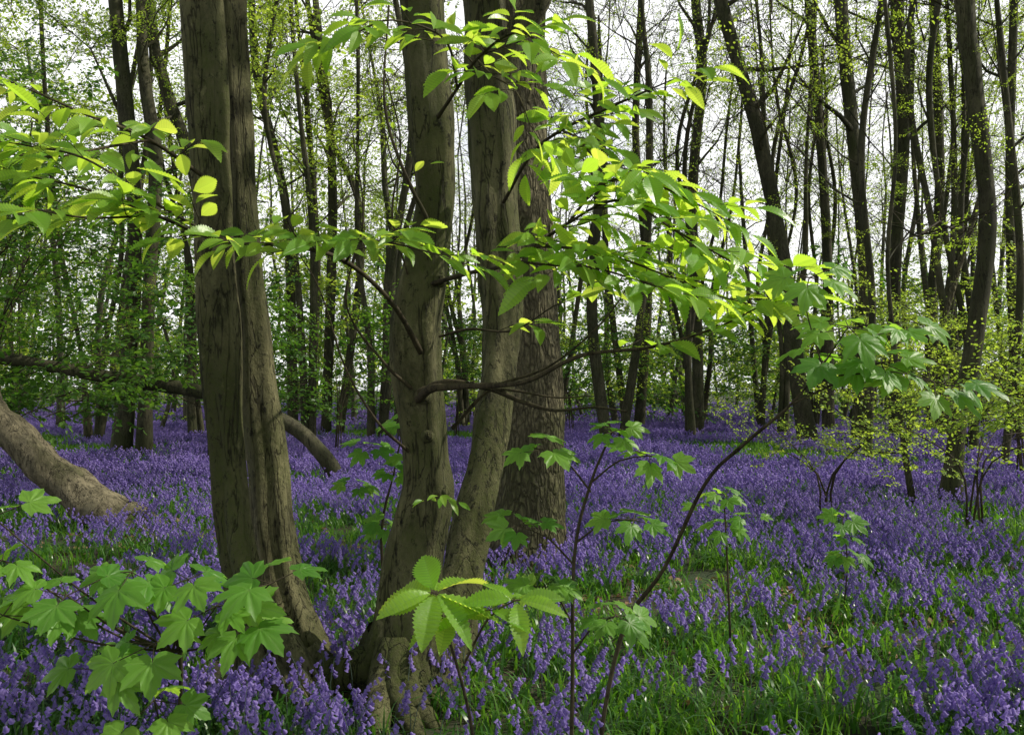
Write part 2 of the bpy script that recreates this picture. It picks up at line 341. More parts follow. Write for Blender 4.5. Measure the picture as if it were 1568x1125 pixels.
fork=[(-.136,5.6,3.1,.09),(-.05,5.58,3.4,.085),(.024,5.55,3.64,.075),(.184,5.5,3.9,.07),(.32,5.45,4.6,.06),(.5,5.4,6.5,.04)]
for P,s in ((extend(B1,12),2),(extend(B2,13),3)):
    tube(a,spline(P,.03),40,amp=.22,freq=3.5,seed=s*5,flute=.28)
tube(a,spline(fork,.05),16,amp=.1,freq=5)
knot(a,(-.33,4.39,1.0),(.75,-.8,.2),.035); knot(a,(-.40,4.375,1.27),(.2,-1,0),.022); knot(a,(-.34,4.37,2.02),(.2,-1,.2),.02); knot(a,(-.43,4.36,1.47),(0,-1,.2),.03)
tube(a,spline([(-1.0,4.5,.0,.13),(-.82,4.47,.10,.10),(-.68,4.47,.14,.11),(-.5,4.5,.05,.16)],.04),16,amp=.3,freq=6)
for i in range(8):
    az=U(0,6.28); c=np.array((-.55,4.5)); L0=U(.4,.7)
    tube(a,spline([(*(c+.12*np.array((math.cos(az),math.sin(az)))),.28,.08),(*(c+.28*np.array((math.cos(az),math.sin(az)))),.08,.075),(*(c+L0*np.array((math.cos(az+.2),math.sin(az+.2)))),-.04,.03)],.04),12,amp=.2,freq=6)
treeB=a.obj('sweet_chestnut_tree',[M_bark])
a=Acc()
B3=[(-.0,7.8,9,.24),(.0,7.7,6.42,.27),(.0,7.7,4.77,.285),(.02,7.7,3.67,.285),(.10,7.7,2.57,.268),(.17,7.7,1.47,.255),(.17,7.7,.92,.28),(.13,7.7,.37,.33),(.10,7.7,.05,.42),(.10,7.7,-.12,.52)][::-1]
tube(a,spline(extend(B3,16),.045),56,amp=.07,freq=5,seed=12,flute=.12)
treeC=a.obj('oak_tree',[M_oak])

# ---------------------------------------------------------------- hero leafy branches
def hero_branch(acc,P,leafset='ch',size=(.10,.155),tw=(.12,.30),gap=.085,skip=.15,leafmat=1,dens=1.,droop=.25,sides=6):
    Q=spline(P,.03); tube(acc,Q,sides,amp=.15,freq=12)
    k=0
    L=np.concatenate([[0],np.cumsum(np.linalg.norm(np.diff(Q[:,:3],axis=0),axis=1))]); tot=L[-1]
    s=tot*skip
    protos=CH if leafset=='ch' else SY
    def twig(c,dr,ln,r):
        n=4; T=[(*c,r)]; q=np.array(c,float); dd=norm(dr)
        for i in range(n):
            dd=norm(dd+rv(.10)+np.array((0,0,-.02))); q=q+dd*ln/n; T.append((*q,r*(1-.7*(i+1)/n)))
        tube(acc,T,4); T=np.array(T)
        m=max(2,int(ln/.04*dens))
        for j in range(m+1):
            t=(.25+.75*j/m)*n; i=int(min(t,n-1)); cc=T[i,:3]+(T[i+1,:3]-T[i,:3])*(t-i); ax=norm(T[i+1,:3]-T[i,:3])
            side=norm(np.cross(ax,(0,0,1)))*(1 if j%2 else -1)
            dl=ax*U(.5,1.0)+side*U(.5,1.0)+np.array((0,0,U(-droop*1.6,.25)))
            if j==m: dl=ax+np.array((0,0,U(-droop*2,.1)))
            dl=norm(dl); pet=U(.012,.02)
            sz=U(*size)*(.75+.35*j/m)
            e=cc+dl*pet; tube(acc,[(*cc,.0014),(*e,.001)],3)
            put_leaf(acc,random.choice(protos),e,dl,np.array((.25,-.35,1))+rv(.40),sz,leafmat)
    while s<tot:
        i=int(np.searchsorted(L,s)); i=min(max(i,1),len(Q)-1); c=Q[i,:3]; ax=norm(Q[i,:3]-Q[i-1,:3])
        side=norm(np.cross(ax,(0,0,1)))*(1 if k%2 else -1)
        twig(c,ax*U(.5,.9)+side*U(.4,.9)+np.array((0,0,U(-.12,.3))),U(*tw),max(.0018,Q[i,3]*.5)); k+=1; s+=gap*U(.7,1.5)
    twig(Q[-1,:3],Q[-1,:3]-Q[-2,:3],tw[1]*.7,.002)

random.seed(21)
a=Acc()
H=lambda P,**k: hero_branch(a,P,**k)
H([(-1.457,4.38,2.50,.012),(-1.545,3.9,2.56,.009),(-1.68,3.6,2.58,.006),(-1.885,3.5,2.66,.004),(-2.05,3.4,2.7,.003)],gap=.085,skip=.22)
H([(-1.545,3.9,2.56,.006),(-1.60,3.6,2.45,.005),(-1.72,3.4,2.36,.004),(-1.9,3.3,2.36,.003)],gap=.08,skip=.2)
a.obj('leafy_branch',[M_twig,M_leafH],treeA)
random.seed(5)
a=Acc()
H([(-.43,4.4,1.66,.016),(-.539,4.1,1.885,.012),(-.708,3.9,2.04,.010),(-.858,3.6,2.06,.009),(-1.08,3.4,2.05,.007),(-1.284,3.3,2.125,.006),(-1.50,3.2,2.2,.004),(-1.75,3.2,2.255,.003)],skip=.36,gap=.06)
H([(-1.08,3.4,2.05,.006),(-1.25,3.2,2.15,.005),(-1.45,3.1,2.28,.004),(-1.68,3.1,2.33,.003)],skip=.1,gap=.08)
H([(-1.284,3.3,2.125,.005),(-1.45,3.1,2.08,.004),(-1.62,3.0,2.1,.003)],skip=.2,gap=.09)
H([(-.708,3.9,2.04,.006),(-.6,3.6,2.08,.005),(-.46,3.45,2.05,.004),(-.28,3.4,2.0,.003)],skip=.2,gap=.08)
H([(-.447,4.38,1.45,.024),(-.37,4.2,1.50,.020),(-.246,4.1,1.51,.016),(.043,3.8,1.527,.011),(.272,3.6,1.63,.008),(.54,3.5,1.66,.006),(.768,3.4,1.73,.004),(.94,3.4,1.816,.003)],skip=.66,gap=.10,dens=.7)
H([(-.40,4.4,2.0,.012),(-.2,4.2,2.03,.010),(-.01,4.0,2.05,.008),(.227,3.7,2.17,.006),(.415,3.5,2.22,.005),(.62,3.4,2.08,.004),(.82,3.4,1.97,.003)],skip=.33,gap=.048)
H([(.1,3.85,2.10,.006),(.25,3.6,2.05,.005),(.44,3.5,1.99,.004),(.72,3.4,1.86,.003),(.86,3.4,1.82,.002)],skip=.1,gap=.048)
H([(0,4.0,2.06,.006),(.15,3.7,2.0,.005),(.3,3.4,1.95,.004),(.5,3.2,1.86,.003)],skip=.15,gap=.065)
H([(.227,3.7,2.17,.006),(.35,3.6,2.3,.005),(.5,3.5,2.3,.004),(.72,3.5,2.2,.003)],skip=.15,gap=.06)
H([(-.05,5.4,2.60,.012),(.1,4.9,2.75,.010),(.25,4.6,2.80,.008),(.468,4.2,2.80,.006),(.70,4.0,2.85,.003)],skip=.4,gap=.08)
H([(.25,4.6,2.80,.006),(.3,4.2,2.65,.005),(.36,3.8,2.45,.004),(.5,3.6,2.35,.003)],skip=.25,gap=.065)
H([(-.36,4.4,2.80,.011),(-.25,4.2,2.88,.009),(-.154,4.0,2.94,.007),(.016,3.7,2.94,.005),(.17,3.6,2.82,.003)],skip=.35,gap=.065)
H([(-.25,4.2,2.88,.007),(-.28,3.8,2.95,.005),(-.47,3.6,2.95,.004),(-.6,3.5,2.86,.003)],skip=.3,gap=.08)
H([(-.154,4.0,2.94,.005),(-.08,3.8,2.8,.004),(.015,3.6,2.67,.003),(.07,3.6,2.54,.002)],skip=.3,gap=.10)
H([(-.35,4.4,1.75,.007),(-.2,4.3,1.78,.006),(0,4.1,1.76,.004),(.18,4.0,1.86,.003)],skip=.5,gap=.13,dens=.6)
H([(-.38,4.38,1.0,.004),(-.36,4.2,1.0,.003),(-.33,4.05,1.02,.002)],skip=.3,gap=.1,size=(.05,.08),tw=(.06,.12))
H([(-.5,4.38,2.05,.006),(-.55,4.2,2.3,.005),(-.5,4.1,2.6,.004),(-.56,4.0,2.9,.003)],skip=.4,gap=.2,dens=.5,size=(.05,.08))
for P in ([(-.43,4.36,1.48,.022),(-.3,4.2,1.53,.016),(-.1,4.15,1.50,.012),(.05,4.1,1.44,.010),(.19,4.0,1.405,.008),(.35,3.9,1.42,.006),(.48,3.8,1.405,.004)],
          [(-.1,4.15,1.50,.007),(.02,4.1,1.49,.006),(.2,4.1,1.46,.004),(.35,4.0,1.47,.002)],
          [(-.5,4.4,1.2,.008),(-.62,4.2,1.35,.006),(-.75,4.1,1.6,.005),(-.85,4.0,1.95,.003),(-1.0,3.9,2.2,.002)],
          [(-.48,4.4,1.5,.010),(-.6,4.3,1.62,.007),(-.78,4.3,1.9,.005),(-.7,4.3,2.3,.004),(-.75,4.3,2.7,.003)],
          [(-.4,4.4,2.3,.012),(-.52,4.3,2.55,.009),(-.6,4.3,2.85,.007),(-.58,4.3,3.3,.005)],
          [(-.3,4.6,1.3,.01),(-.1,4.5,1.5,.008),(.2,4.4,1.62,.006),(.5,4.4,1.9,.004),(.7,4.4,2.3,.002)]):
    tube(a,spline(P,.03),7,amp=.35,freq=16)
a.obj('leafy_branch',[M_twig,M_leafH],treeB)

def sap(name,mats,fn,seed):
    random.seed(seed); a=Acc(); fn(a); return a.obj(name,mats)
def cluster(a,c,n,size,protos,spread=1.,up=.1,tilt=.3,lean=.6):
    off=U(0,6)
    for i in range(n):
        az=off+i*2.4+U(-.2,.2); el=U(-.40,.2)+up; d=np.array((math.cos(az)*spread,math.sin(az)*spread,el)); 
        d=d+np.array((0,0,lean*math.sin(az)*.55)); pl=.012 if protos is CH else size*U(.4,.9)
        e=np.array(c)+norm(d)*pl; tube(a,[(*c,.0018),(*e,.0012)],4)
        dd=d if protos is CH else norm(d)+np.array((0,0,-.3))
        put_leaf(a,random.choice(protos),e,dd,np.array((.1,-lean,1))+rv(tilt*.8),size*U(.7,1.1),1)
def fn(a):
    tube(a,spline([(-.10,2.75,-.02,.007),(-.11,2.6,.5,.006),(-.17,2.42,.85,.004),(-.204,2.4,.95,.003)],.04),6)
    cluster(a,(-.204,2.4,.965),9,.18,CH)
    cluster(a,(-.17,2.43,.90),5,.14,CH)
    tube(a,spline([(-.13,2.5,.75,.004),(-.06,2.4,.9,.003),(.01,2.4,.945,.002)],.04),5)
    cluster(a,(.01,2.4,.945),6,.14,CH); cluster(a,(-.06,2.4,.92),4,.13,CH)
sap('sweet_chestnut_sapling',[M_twig,M_leafH],fn,3)
def fn(a):
    tube(a,spline([(.2,3.15,-.02,.008),(.205,3.1,.5,.007),(.212,3.1,.936,.006),(.267,3.1,1.18,.005),(.334,3.05,1.356,.003)],.04),6)
    for c,e in (((.212,3.1,.9),(.02,3.0,1.05)),((.22,3.1,.98),(.40,3.0,1.07)),((.267,3.1,1.15),(.1,3.0,1.3)),((.205,3.1,.6),(.33,2.9,.78)),((.205,3.1,.7),(.1,3,.85)),((.267,3.1,1.18),(.45,3,1.28))):
        tube(a,spline([(*c,.004),(*((np.array(c)+np.array(e))/2+np.array((0,0,.03))),.003),(*e,.002)],.04),5); cluster(a,e,6,.11,SY)
    cluster(a,(.334,3.05,1.356),6,.10,SY)
sap('sycamore_sapling',[M_twig,M_leafS],fn,4)
def fn(a):
    tube(a,spline([(.33,3.55,-.03,.010),(.36,3.5,.3,.009),(.44,3.5,.61,.009),(.565,3.4,.83,.008),(.677,3.2,1.168,.007),(.762,3.0,1.318,.006),(.852,2.8,1.45,.004),(.95,2.8,1.57,.003),(1.03,2.8,1.69,.002)],.04),7,amp=.2,freq=12)
    for P,n in (([(.852,2.8,1.45,.003),(1.0,2.8,1.52,.003),(1.13,2.8,1.58,.002)],7),([(1.0,2.8,1.54,.003),(1.15,2.75,1.55,.002),(1.27,2.75,1.52,.0015)],6),([(.95,2.8,1.57,.003),(.90,2.8,1.75,.002),(.91,2.8,1.84,.0015)],5),([(1.0,2.8,1.6,.003),(1.1,2.8,1.66,.003),(1.2,2.85,1.68,.0015)],5)):
        tube(a,spline(P,.04),5); cluster(a,P[-1][:3],n,.135,SY)
    cluster(a,(1.03,2.8,1.69),5,.13,SY); cluster(a,(.97,2.8,1.6),4,.12,SY)
sap('sycamore_sapling',[M_twig,M_leafS],fn,5)
def fn(a):
    tube(a,spline([(-.95,2.7,-.02,.008),(-.95,2.6,.4,.007),(-.913,2.5,.80,.006),(-1.0,2.4,.95,.004)],.04),6)
    S=[((-1.17,2.4,.93)),((-1.31,2.35,1.06)),((-.776,2.4,.93)),((-.62,2.35,1.0)),((-1.0,2.4,1.02)),((-.9,2.3,.86)),((-1.12,2.3,.98)),((-.70,2.4,.88)),((-1.28,2.3,.93)),((-.92,2.35,.70)),((-1.42,2.5,1.15)),((-.85,2.4,1.0)),((-1.05,2.35,.78))]
    for e in S:
        c=(-.93,2.5,.78 if e[2]>.75 else .5)
        tube(a,spline([(*c,.004),(*((np.array(c)+np.array(e))/2+np.array((0,0,-.02))),.003),(*e,.002)],.04),5); cluster(a,e,4,.125,SY)
sap('sycamore_sapling',[M_twig,M_leafS],fn,6)
def fn(a):
    tube(a,spline([(2.17,6,-.02,.006),(2.2,6,.35,.005),(2.17,6,.65,.003)],.04),5)
    cluster(a,(2.17,6,.66),6,.15,SY); cluster(a,(2.2,6,.42),6,.14,SY); cluster(a,(2.18,6,.53),3,.12,SY)
sap('sycamore_sapling',[M_twig,M_leafS],fn,7)
def fn(a):
    tube(a,spline([(1.2,5,-.02,.008),(1.18,5,.5,.006),(1.16,5,.9,.004)],.04),5)
    cluster(a,(1.16,5,.92),6,.12,SY); cluster(a,(1.18,5,.75),5,.12,SY); cluster(a,(1.05,5,.86),3,.10,SY); cluster(a,(1.3,5,.80),3,.10,SY)
sap('sycamore_sapling',[M_twig,M_leafS],fn,8)
def fn(a):
    tube(a,spline([(-.75,5.6,-.02,.012),(-.8,5.6,.6,.010),(-.72,5.6,1.0,.006),(-.66,5.6,1.3,.004)],.04),5)
    for c in ((-.66,5.6,1.3),(-.85,5.5,1.15),(-.6,5.5,1.1),(-.95,5.6,.9),(-.75,5.4,.7),(-.72,5.5,1.0)): cluster(a,c,6,.13,SY)
sap('sycamore_sapling',[M_twig,M_leafS],fn,9)

# ---------------------------------------------------------------- fallen trunks
random.seed(2)
a=Acc()
tube(a,spline(rsc([(-8.4,10.4,3.5,.17),(-7.6,10.2,2.9,.18),(-5.908,9.9,1.535,.2),(-5.488,9.8,1.15,.2),(-5.07,9.8,.765,.21),(-4.58,9.8,.33,.23),(-4.2,9.75,.12,.24),(-3.9,9.7,.04,.20)],.9),.06),28,amp=.28,freq=4,flute=.3,cap=True)
for i in range(5): 
    s=np.array((-4.0+U(-.2,.1),9.7+U(-.15,.1),U(.0,.12))); tube(a,spline([(*s,.07),(*(s+np.array((U(.1,.2),U(-.2,.1),U(-.03,.08)))),.045),(*(s+np.array((U(.2,.4),U(-.2,.1),-.08))),.02)],.05),8,amp=.3,freq=8)
a.obj('fallen_tree_trunk',[M_log])
a=Acc()
tube(a,spline([(-9.5,14,2.1,.09),(-8.84,14,2.05,.1),(-7.84,14,1.97,.1),(-6.84,14,1.8,.10),(-5.84,14,1.62,.11),(-4.64,14,1.42,.105),(-3.5,14,1.0,.11),(-2.9,14,.5,.12),(-2.6,14,-.05,.14)],.1),14,amp=.15,freq=3)
a.obj('leaning_tree_trunk',[M_bark2])

# ---------------------------------------------------------------- individual background trees
T=lambda stems,seed,**k: stem_tree('hornbeam_tree',stems,M_bark2,seed,**k)
T([[(-8.386,19.6,-.05,.32),(-8.25,19.6,1.43,.22),(-8.13,19.6,3.53,.2),(-8.1,19.6,5.63,.2),(-8.3,19.6,7.73,.2),(-8.5,19.6,9.8,.19),(-8.7,19.6,12.6,.15)],
   [(-7.85,19.5,-.05,.25),(-7.8,19.5,1.43,.18),(-7.75,19.5,3.53,.17),(-7.6,19.5,6.33,.17),(-7.9,19.6,8.4,.15),(-8.0,19.7,11.2,.12)]],1,kinds=LEAFY,ne=10,sides=14,step=.2,rs=.8)
T([[(-6.8,21,-.05,.22),(-6.96,21,3.7,.18),(-7.3,21,6.4,.2),(-7.9,21,8.2,.2),(-8.3,21,9.7,.19),(-8.7,21,12.2,.15)]],2,kinds=LEAFY,sides=12,step=.25,ne=8,rs=.7)
T([[(7.3,22.4,-.05,.46),(7.06,22.4,1.42,.34),(6.74,22.4,3.82,.32),(6.5,22.4,5.42,.30),(6.02,22.4,7.82,.28),(5.46,22.4,9.74,.26),(5.06,22.4,11.3,.25),(4.6,22.4,14.2,.2)]],3,sides=14,step=.2,ne=18,topz=17)
T([[(5.68,28,-.05,.32),(5.68,28,3.4,.25),(5.52,28,7.4,.24),(5.82,28,11,.25),(5.62,28,13.4,.24),(5.5,28,16.4,.2)]],4,ne=18,topz=19)
T([[(8.5,22.4,-.05,.36),(8.66,22.4,3.8,.26),(8.5,22.4,6.2,.25),(8.26,22.4,8.6,.25),(8.06,22.4,11,.25),(7.9,22.4,14.2,.2)]],5,ne=20,topz=17)
T([[(10.6,25.2,-.05,.34),(10.55,25.2,4.5,.25),(10.8,25.2,8.6,.28),(10.6,25.2,12.2,.28),(10.5,25.2,15.8,.22)]],6,ne=20,topz=18)
T([[(5.37,11.2,-.05,.21),(5.45,11.2,.98,.12),(5.65,11.2,2.02,.12),(5.82,11.2,3.46,.12),(5.73,11.2,4.66,.13),(5.55,11.2,6.26,.13),(5.5,11.2,7.86,.1)]],7,sides=18,step=.1,topz=11,ne=16,escl=(.2,.45),nlimb=5,hmin=.6,amp=.25,rs=.8)
T([[(4.94,11.2,-.05,.08),(4.81,11.2,.74,.06),(4.73,11.2,1.62,.05),(4.6,11.2,3.06,.045),(4.7,11.2,4.6,.04)]],8,sides=8,topz=6,ne=8,escl=(.2,.5),nlimb=4,llen=(.6,1.4))
T([[(12.4,22.4,-.05,.22),(12.2,22.4,6.2,.17),(12.3,22.4,11,.16)]],9,ne=18,topz=16)
T([[(9.7,28,-.05,.30),(9.62,28,6.4,.22),(9.1,28,13.4,.22)]],10,ne=20,topz=18)
T([[(12.9,28,-.05,.28),(12.8,28,3.4,.22),(13.1,28,8,.22),(12.9,28,13.4,.2)]],11,ne=20,topz=18)
T([[(-6.7,28,-.05,.28),(-6.9,28,6.8,.22),(-7.8,28,11,.2),(-8.0,28,14,.15)],[(-6.3,28.2,-.05,.2),(-6,28.2,5,.15),(-6.3,28.2,10,.14)]],12,ne=14)
T([[(-5.7,28,-.05,.26),(-5.5,28,7.8,.22),(-5.9,28,12.2,.2)],[(-5.3,28,-.05,.22),(-4.6,28,6.4,.17),(-5.6,28,9.4,.15),(-6.2,28,13,.12)]],13,ne=14,kinds=LEAFY+TWIGGY)
T([[(2.5,24,-.05,.28),(2.1,24,3.5,.24),(2.3,24,7.5,.2),(2.0,24,12,.18)],[(2.9,24.2,-.05,.22),(3.5,24,4.5,.17),(3.6,24,9,.15)]],14,ne=12,kinds=TWIGGY+(0,),rs=.6)
T([[(4.3,31,-.05,.3),(4.6,31,5,.24),(4.2,31,10,.2),(4.4,31,15,.18)],[(3.9,31,-.05,.2),(3.2,31,6,.16),(3.0,31,12,.14)]],15,ne=14,kinds=TWIGGY+(0,))
T([[(6.6,17,-.05,.14),(6.7,17,3,.11),(6.5,17,6,.1),(6.9,17,9,.09)]],16,ne=12,topz=12,rs=.6)
T([[(8.6,16,-.05,.13),(8.9,16,3.5,.11),(8.6,16,7,.1)]],17,ne=12,topz=11,rs=.6)
T([[(-9.7,15,-.05,.2),(-9.9,15,4,.16),(-9.2,15,9,.13)]],18,ne=12,kinds=LEAFY,topz=13)
T([[(-2.6,22,-.05,.2),(-2.9,22,4,.15),(-2.4,22,8,.13),(-3,22,12,.1)]],19,ne=12,topz=14)
random.seed(404)
poles=[]
for (cx,cy,n) in [(9.6,19,3),(11.4,24,3),(7.6,26,3),(13.8,25,4),(4.9,25,2),(10.2,31,3),(14.5,30,3),(1.3,30,2),(-3.6,24,3),(-1.5,31,3),(-8.5,25,3),(-11,24,3),(-4.6,21,2),(6.6,33,3),(11.9,17,2),(8.0,30,3)]:
    grp=[]
    for _ in range(n):
        l=U(-1,1); grp.append([(cx+l*.2,cy+U(-.25,.25),-.05,U(.09,.17)),(cx+l*.5+U(-.15,.15),cy,2.5,U(.07,.12)),(cx+l*.9+U(-.3,.3),cy+.1,5,U(.065,.11)),(cx+l*1.3+U(-.4,.4),cy,8,U(.06,.09)),(cx+l*1.5+U(-.5,.5),cy,11,.065)])
    poles.append(grp)
for i,st in enumerate(poles):
    T(st,700+i,sides=8,step=.5,ne=7,nlimb=4,llen=(1,2.2),per=1,rs=.8,topz=14+i%4,kinds=(LEAFY if st[0][0][0]<-7 else LEAFY+TWIGGY))
a=Acc(); tube(a,spline([(7.6,18,.0,.07),(8.6,18.2,2.9,.06),(9.6,18.4,6.0,.04)],.2),8,amp=.1); a.obj('leaning_dead_pole',[M_oak])

# ---------------------------------------------------------------- shrubs
def shrub(name,c,rad,h,n,kinds,seed,sc=(.5,.9),z0=.3):
    random.seed(seed); a=Acc(); sp=Sprays()
    for s in range(5):
        az=U(0,6.28); e=np.array((c[0]+math.cos(az)*rad*.7,c[1]+math.sin(az)*rad*.7,h*U(.7,1)))
        tube(a,spline([(c[0]+U(-.1,.1),c[1]+U(-.1,.1),-.03,.013),(c[0]+math.cos(az)*rad*.12,c[1]+math.sin(az)*rad*.12,h*.5,.010),(*e,.004)],.2),5,amp=.2)
    for i in range(n):
        az=U(0,6.28); r=rad*math.sqrt(U(0,1)); z=z0+(h-z0)*U(0,1)
        sp.add((c[0]+math.cos(az)*r*.8,c[1]+math.sin(az)*r*.8,z),(math.cos(az),math.sin(az),U(-.3,.5)),U(*sc),kinds)
    o=a.obj(name,[M_twig]); sp.make('foliage',o); TOTAL[0]+=len(sp.p)
shrub('hazel_shrub',(4.7,9.3),1.6,1.5,52,LEAFY,31,(.45,.75),.7)
shrub('hazel_shrub',(3.3,9.6),.8,1.2,14,LEAFY,32,(.35,.55),.8)
shrub('hazel_shrub',(7.5,13.5),1.8,2.6,30,LEAFY,33,(.5,.8),.8)
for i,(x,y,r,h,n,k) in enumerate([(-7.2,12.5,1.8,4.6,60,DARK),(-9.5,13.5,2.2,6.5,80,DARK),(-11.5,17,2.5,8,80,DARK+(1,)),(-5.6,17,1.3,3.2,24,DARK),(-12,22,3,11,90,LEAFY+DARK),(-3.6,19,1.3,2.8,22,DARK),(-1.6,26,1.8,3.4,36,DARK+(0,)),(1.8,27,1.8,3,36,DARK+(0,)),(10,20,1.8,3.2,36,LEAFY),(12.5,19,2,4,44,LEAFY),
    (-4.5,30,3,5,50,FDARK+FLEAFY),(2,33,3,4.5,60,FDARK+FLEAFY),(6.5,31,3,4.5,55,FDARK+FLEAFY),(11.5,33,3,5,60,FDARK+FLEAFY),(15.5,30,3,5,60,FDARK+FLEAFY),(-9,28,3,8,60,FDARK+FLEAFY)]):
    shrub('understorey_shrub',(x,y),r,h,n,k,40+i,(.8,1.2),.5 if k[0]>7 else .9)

# ---------------------------------------------------------------- distant woodland (one mass)
random.seed(99)
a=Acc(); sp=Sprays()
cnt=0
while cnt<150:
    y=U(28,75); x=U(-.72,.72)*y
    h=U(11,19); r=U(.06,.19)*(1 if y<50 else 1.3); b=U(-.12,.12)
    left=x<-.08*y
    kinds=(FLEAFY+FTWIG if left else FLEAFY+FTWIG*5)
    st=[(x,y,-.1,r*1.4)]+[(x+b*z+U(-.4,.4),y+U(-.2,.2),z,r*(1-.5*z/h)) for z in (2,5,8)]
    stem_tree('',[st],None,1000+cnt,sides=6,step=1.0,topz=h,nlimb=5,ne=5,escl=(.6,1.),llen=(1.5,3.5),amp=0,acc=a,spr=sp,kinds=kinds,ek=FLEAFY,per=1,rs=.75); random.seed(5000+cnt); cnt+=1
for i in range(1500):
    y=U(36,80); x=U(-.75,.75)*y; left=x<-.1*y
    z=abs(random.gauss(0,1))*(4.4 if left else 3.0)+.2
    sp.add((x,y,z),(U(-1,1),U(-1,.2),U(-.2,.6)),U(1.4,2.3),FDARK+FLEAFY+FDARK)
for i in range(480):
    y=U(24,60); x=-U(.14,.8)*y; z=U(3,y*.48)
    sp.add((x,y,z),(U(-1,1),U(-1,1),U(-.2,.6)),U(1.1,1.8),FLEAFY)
o=a.obj('distant_woodland',[M_bark_haze]); sp.make('foliage',o); print('distant',len(sp.p))

# unseen crowns added overhead to dapple the sun, held on off-frame trees
random.seed(77)
a=Acc(); sp=Sprays()
for i,(x,y) in enumerate([(11,1),(9,5),(13,9),(-5,2),(-7,6),(3,-4),(-2,-4),(8,-3)]):
    stem_tree('',[[(x,y,-.1,.25),(x+.1,y,3,.2),(x-.1,y,7,.17)]],None,300+i,sides=10,topz=12,nlimb=7,ne=2,acc=a,spr=sp,kinds=LEAFY,hmin=.6); random.seed(900+i)
n=0; tries=0
while n<640 and tries<60000:
    tries+=1
    p=(U(-9,22),U(-3,24),U(8,13))
    if p[2]<3.5+.46*p[1]: continue
    if noise.noise(Vector((p[0]*.24,p[1]*.24,p[2]*.1+5)))<0.08 or in_sun_gap(p,1.1): continue
    sp.add(p,(U(-1,1),U(-1,1),U(-.3,.4)),U(1.0,1.5),FLEAFY+(0,)); n+=1
o=a.obj('shade_canopy',[M_bark2]); sp.make('foliage',o); print('shade_canopy_sprays',len(sp.p),'trees',TOTAL[0])

# ---------------------------------------------------------------- bluebells & grass
C_bell=bpy.data.collections.new('bluebell_clumps'); C_grass=bpy.data.collections.new('grass_clumps')
def blade(a,x,y,h,w,mat,lean=None,seg=4):
    az=U(0,6.28); ln=U(.2,1.1) if lean is None else lean; dx,dy=math.cos(az),math.sin(az); px,py=-dy*w,dx*w; V=[]
    for i in range(seg+1):
        t=i/seg; z=h*(t-.42*ln*t*t*t*1.4); o=h*ln*t*t; ww=(1-t**2.2)*.5+.03
        V+= [(x+dx*o-px*ww,y+dy*o-py*ww,z),(x+dx*o+px*ww,y+dy*o+py*ww,z)]
    a.add(V,[(2*i,2*i+1,2*i+3,2*i+2) for i in range(seg)],mat,random.random())
def bell(a,c,d,l,sides,rings,tint):
    R=frame(d,(.3,.2,1) if abs(norm(d)[2])<.9 else (1,0,0)); V=[]
    for t,r in rings:
        for k in range(sides):
            an=k*6.283/sides; V.append(np.array((math.cos(an)*r*l,t*l,math.sin(an)*r*l))@R+c)
    n=len(rings); F=[(i*sides+k,i*sides+(k+1)%sides,(i+1)*sides+(k+1)%sides,(i+1)*sides+k) for i in range(n-1) for k in range(sides)]
    a.add(V,F,1,tint)
def bluebell(a,x,y,h,lod):
    az=U(0,6.28); dx,dy=math.cos(az),math.sin(az); P=[]
    for i in range(7):
        t=i/6; o=h*.28*t**3; P.append((x+dx*o,y+dy*o,h*(t-.10*t**4),.0022*(1-.5*t)))
    if lod<2: tube(a,P if lod==0 else P[::3],4 if lod==0 else 3,mat=0)
    P=np.array(P)
    nb=(random.randint(6,10),5,2)[lod]
    for b in range(nb):
        t=.60+.40*b/(nb-1); q=t*6; i=int(min(q,5)); c=P[i,:3]+(P[i+1,:3]-P[i,:3])*(q-i)
        sd=U(-1.3,1.3)+az; d=np.array((math.cos(sd)*U(.3,.8),math.sin(sd)*U(.3,.8),-U(.5,1.1)*(1.2-.6*(t>.95))))
        c2=c+np.array((math.cos(sd),math.sin(sd),.1))*.008
        if lod==0: bell(a,c2,d,U(.018,.024),6,((0,.12),(.15,.27),(.7,.30),(1.,.52)),random.random())
        elif lod==1: bell(a,c2,d,.031,4,((0,.12),(.3,.34),(1.,.5)),random.random())
        else: bell(a,c2,d,.075,3,((0,.15),(1.,.42)),random.random())
random.seed(11)
for v in range(5):
    a=Acc()
    for i in range(random.randint(5,8)): bluebell(a,U(-.16,.16),U(-.16,.16),U(.22,.37),0)
    for i in range(22): blade(a,U(-.16,.16),U(-.16,.16),U(.15,.28),U(.010,.017),2)
    proto(C_bell,'bluebell_clump_%d'%v,a,[M_bstem,M_bell,M_bleaf])
for v in range(4):
    a=Acc()
    for i in range(25): bluebell(a,U(-.5,.5),U(-.5,.5),U(.22,.37),1)
    for i in range(80): blade(a,U(-.5,.5),U(-.5,.5),U(.15,.28),U(.014,.024),2,seg=3)
    proto(C_bell,'bluebell_patch_%d'%v,a,[M_bstem,M_bell,M_bleaf])
for v in range(3):
    a=Acc()
    for i in range(95): bluebell(a,U(-1.2,1.2),U(-1.2,1.2),U(.22,.38),2)
    for i in range(180): blade(a,U(-1.2,1.2),U(-1.2,1.2),U(.16,.28),U(.03,.05),2,seg=2)
    proto(C_bell,'bluebell_sweep_%d'%v,a,[M_bstem,M_bell,M_bleaf])
for v in range(5):
    a=Acc()
    for i in range(28): blade(a,random.gauss(0,.10),random.gauss(0,.10),U(.09,.21),U(.004,.010),0)
    for i in range(11): blade(a,random.gauss(0,.10),random.gauss(0,.10),U(.12,.25),U(.012,.018),1)
    proto(C_grass,'grass_clump_%d'%v,a,[M_grass,M_bleaf])
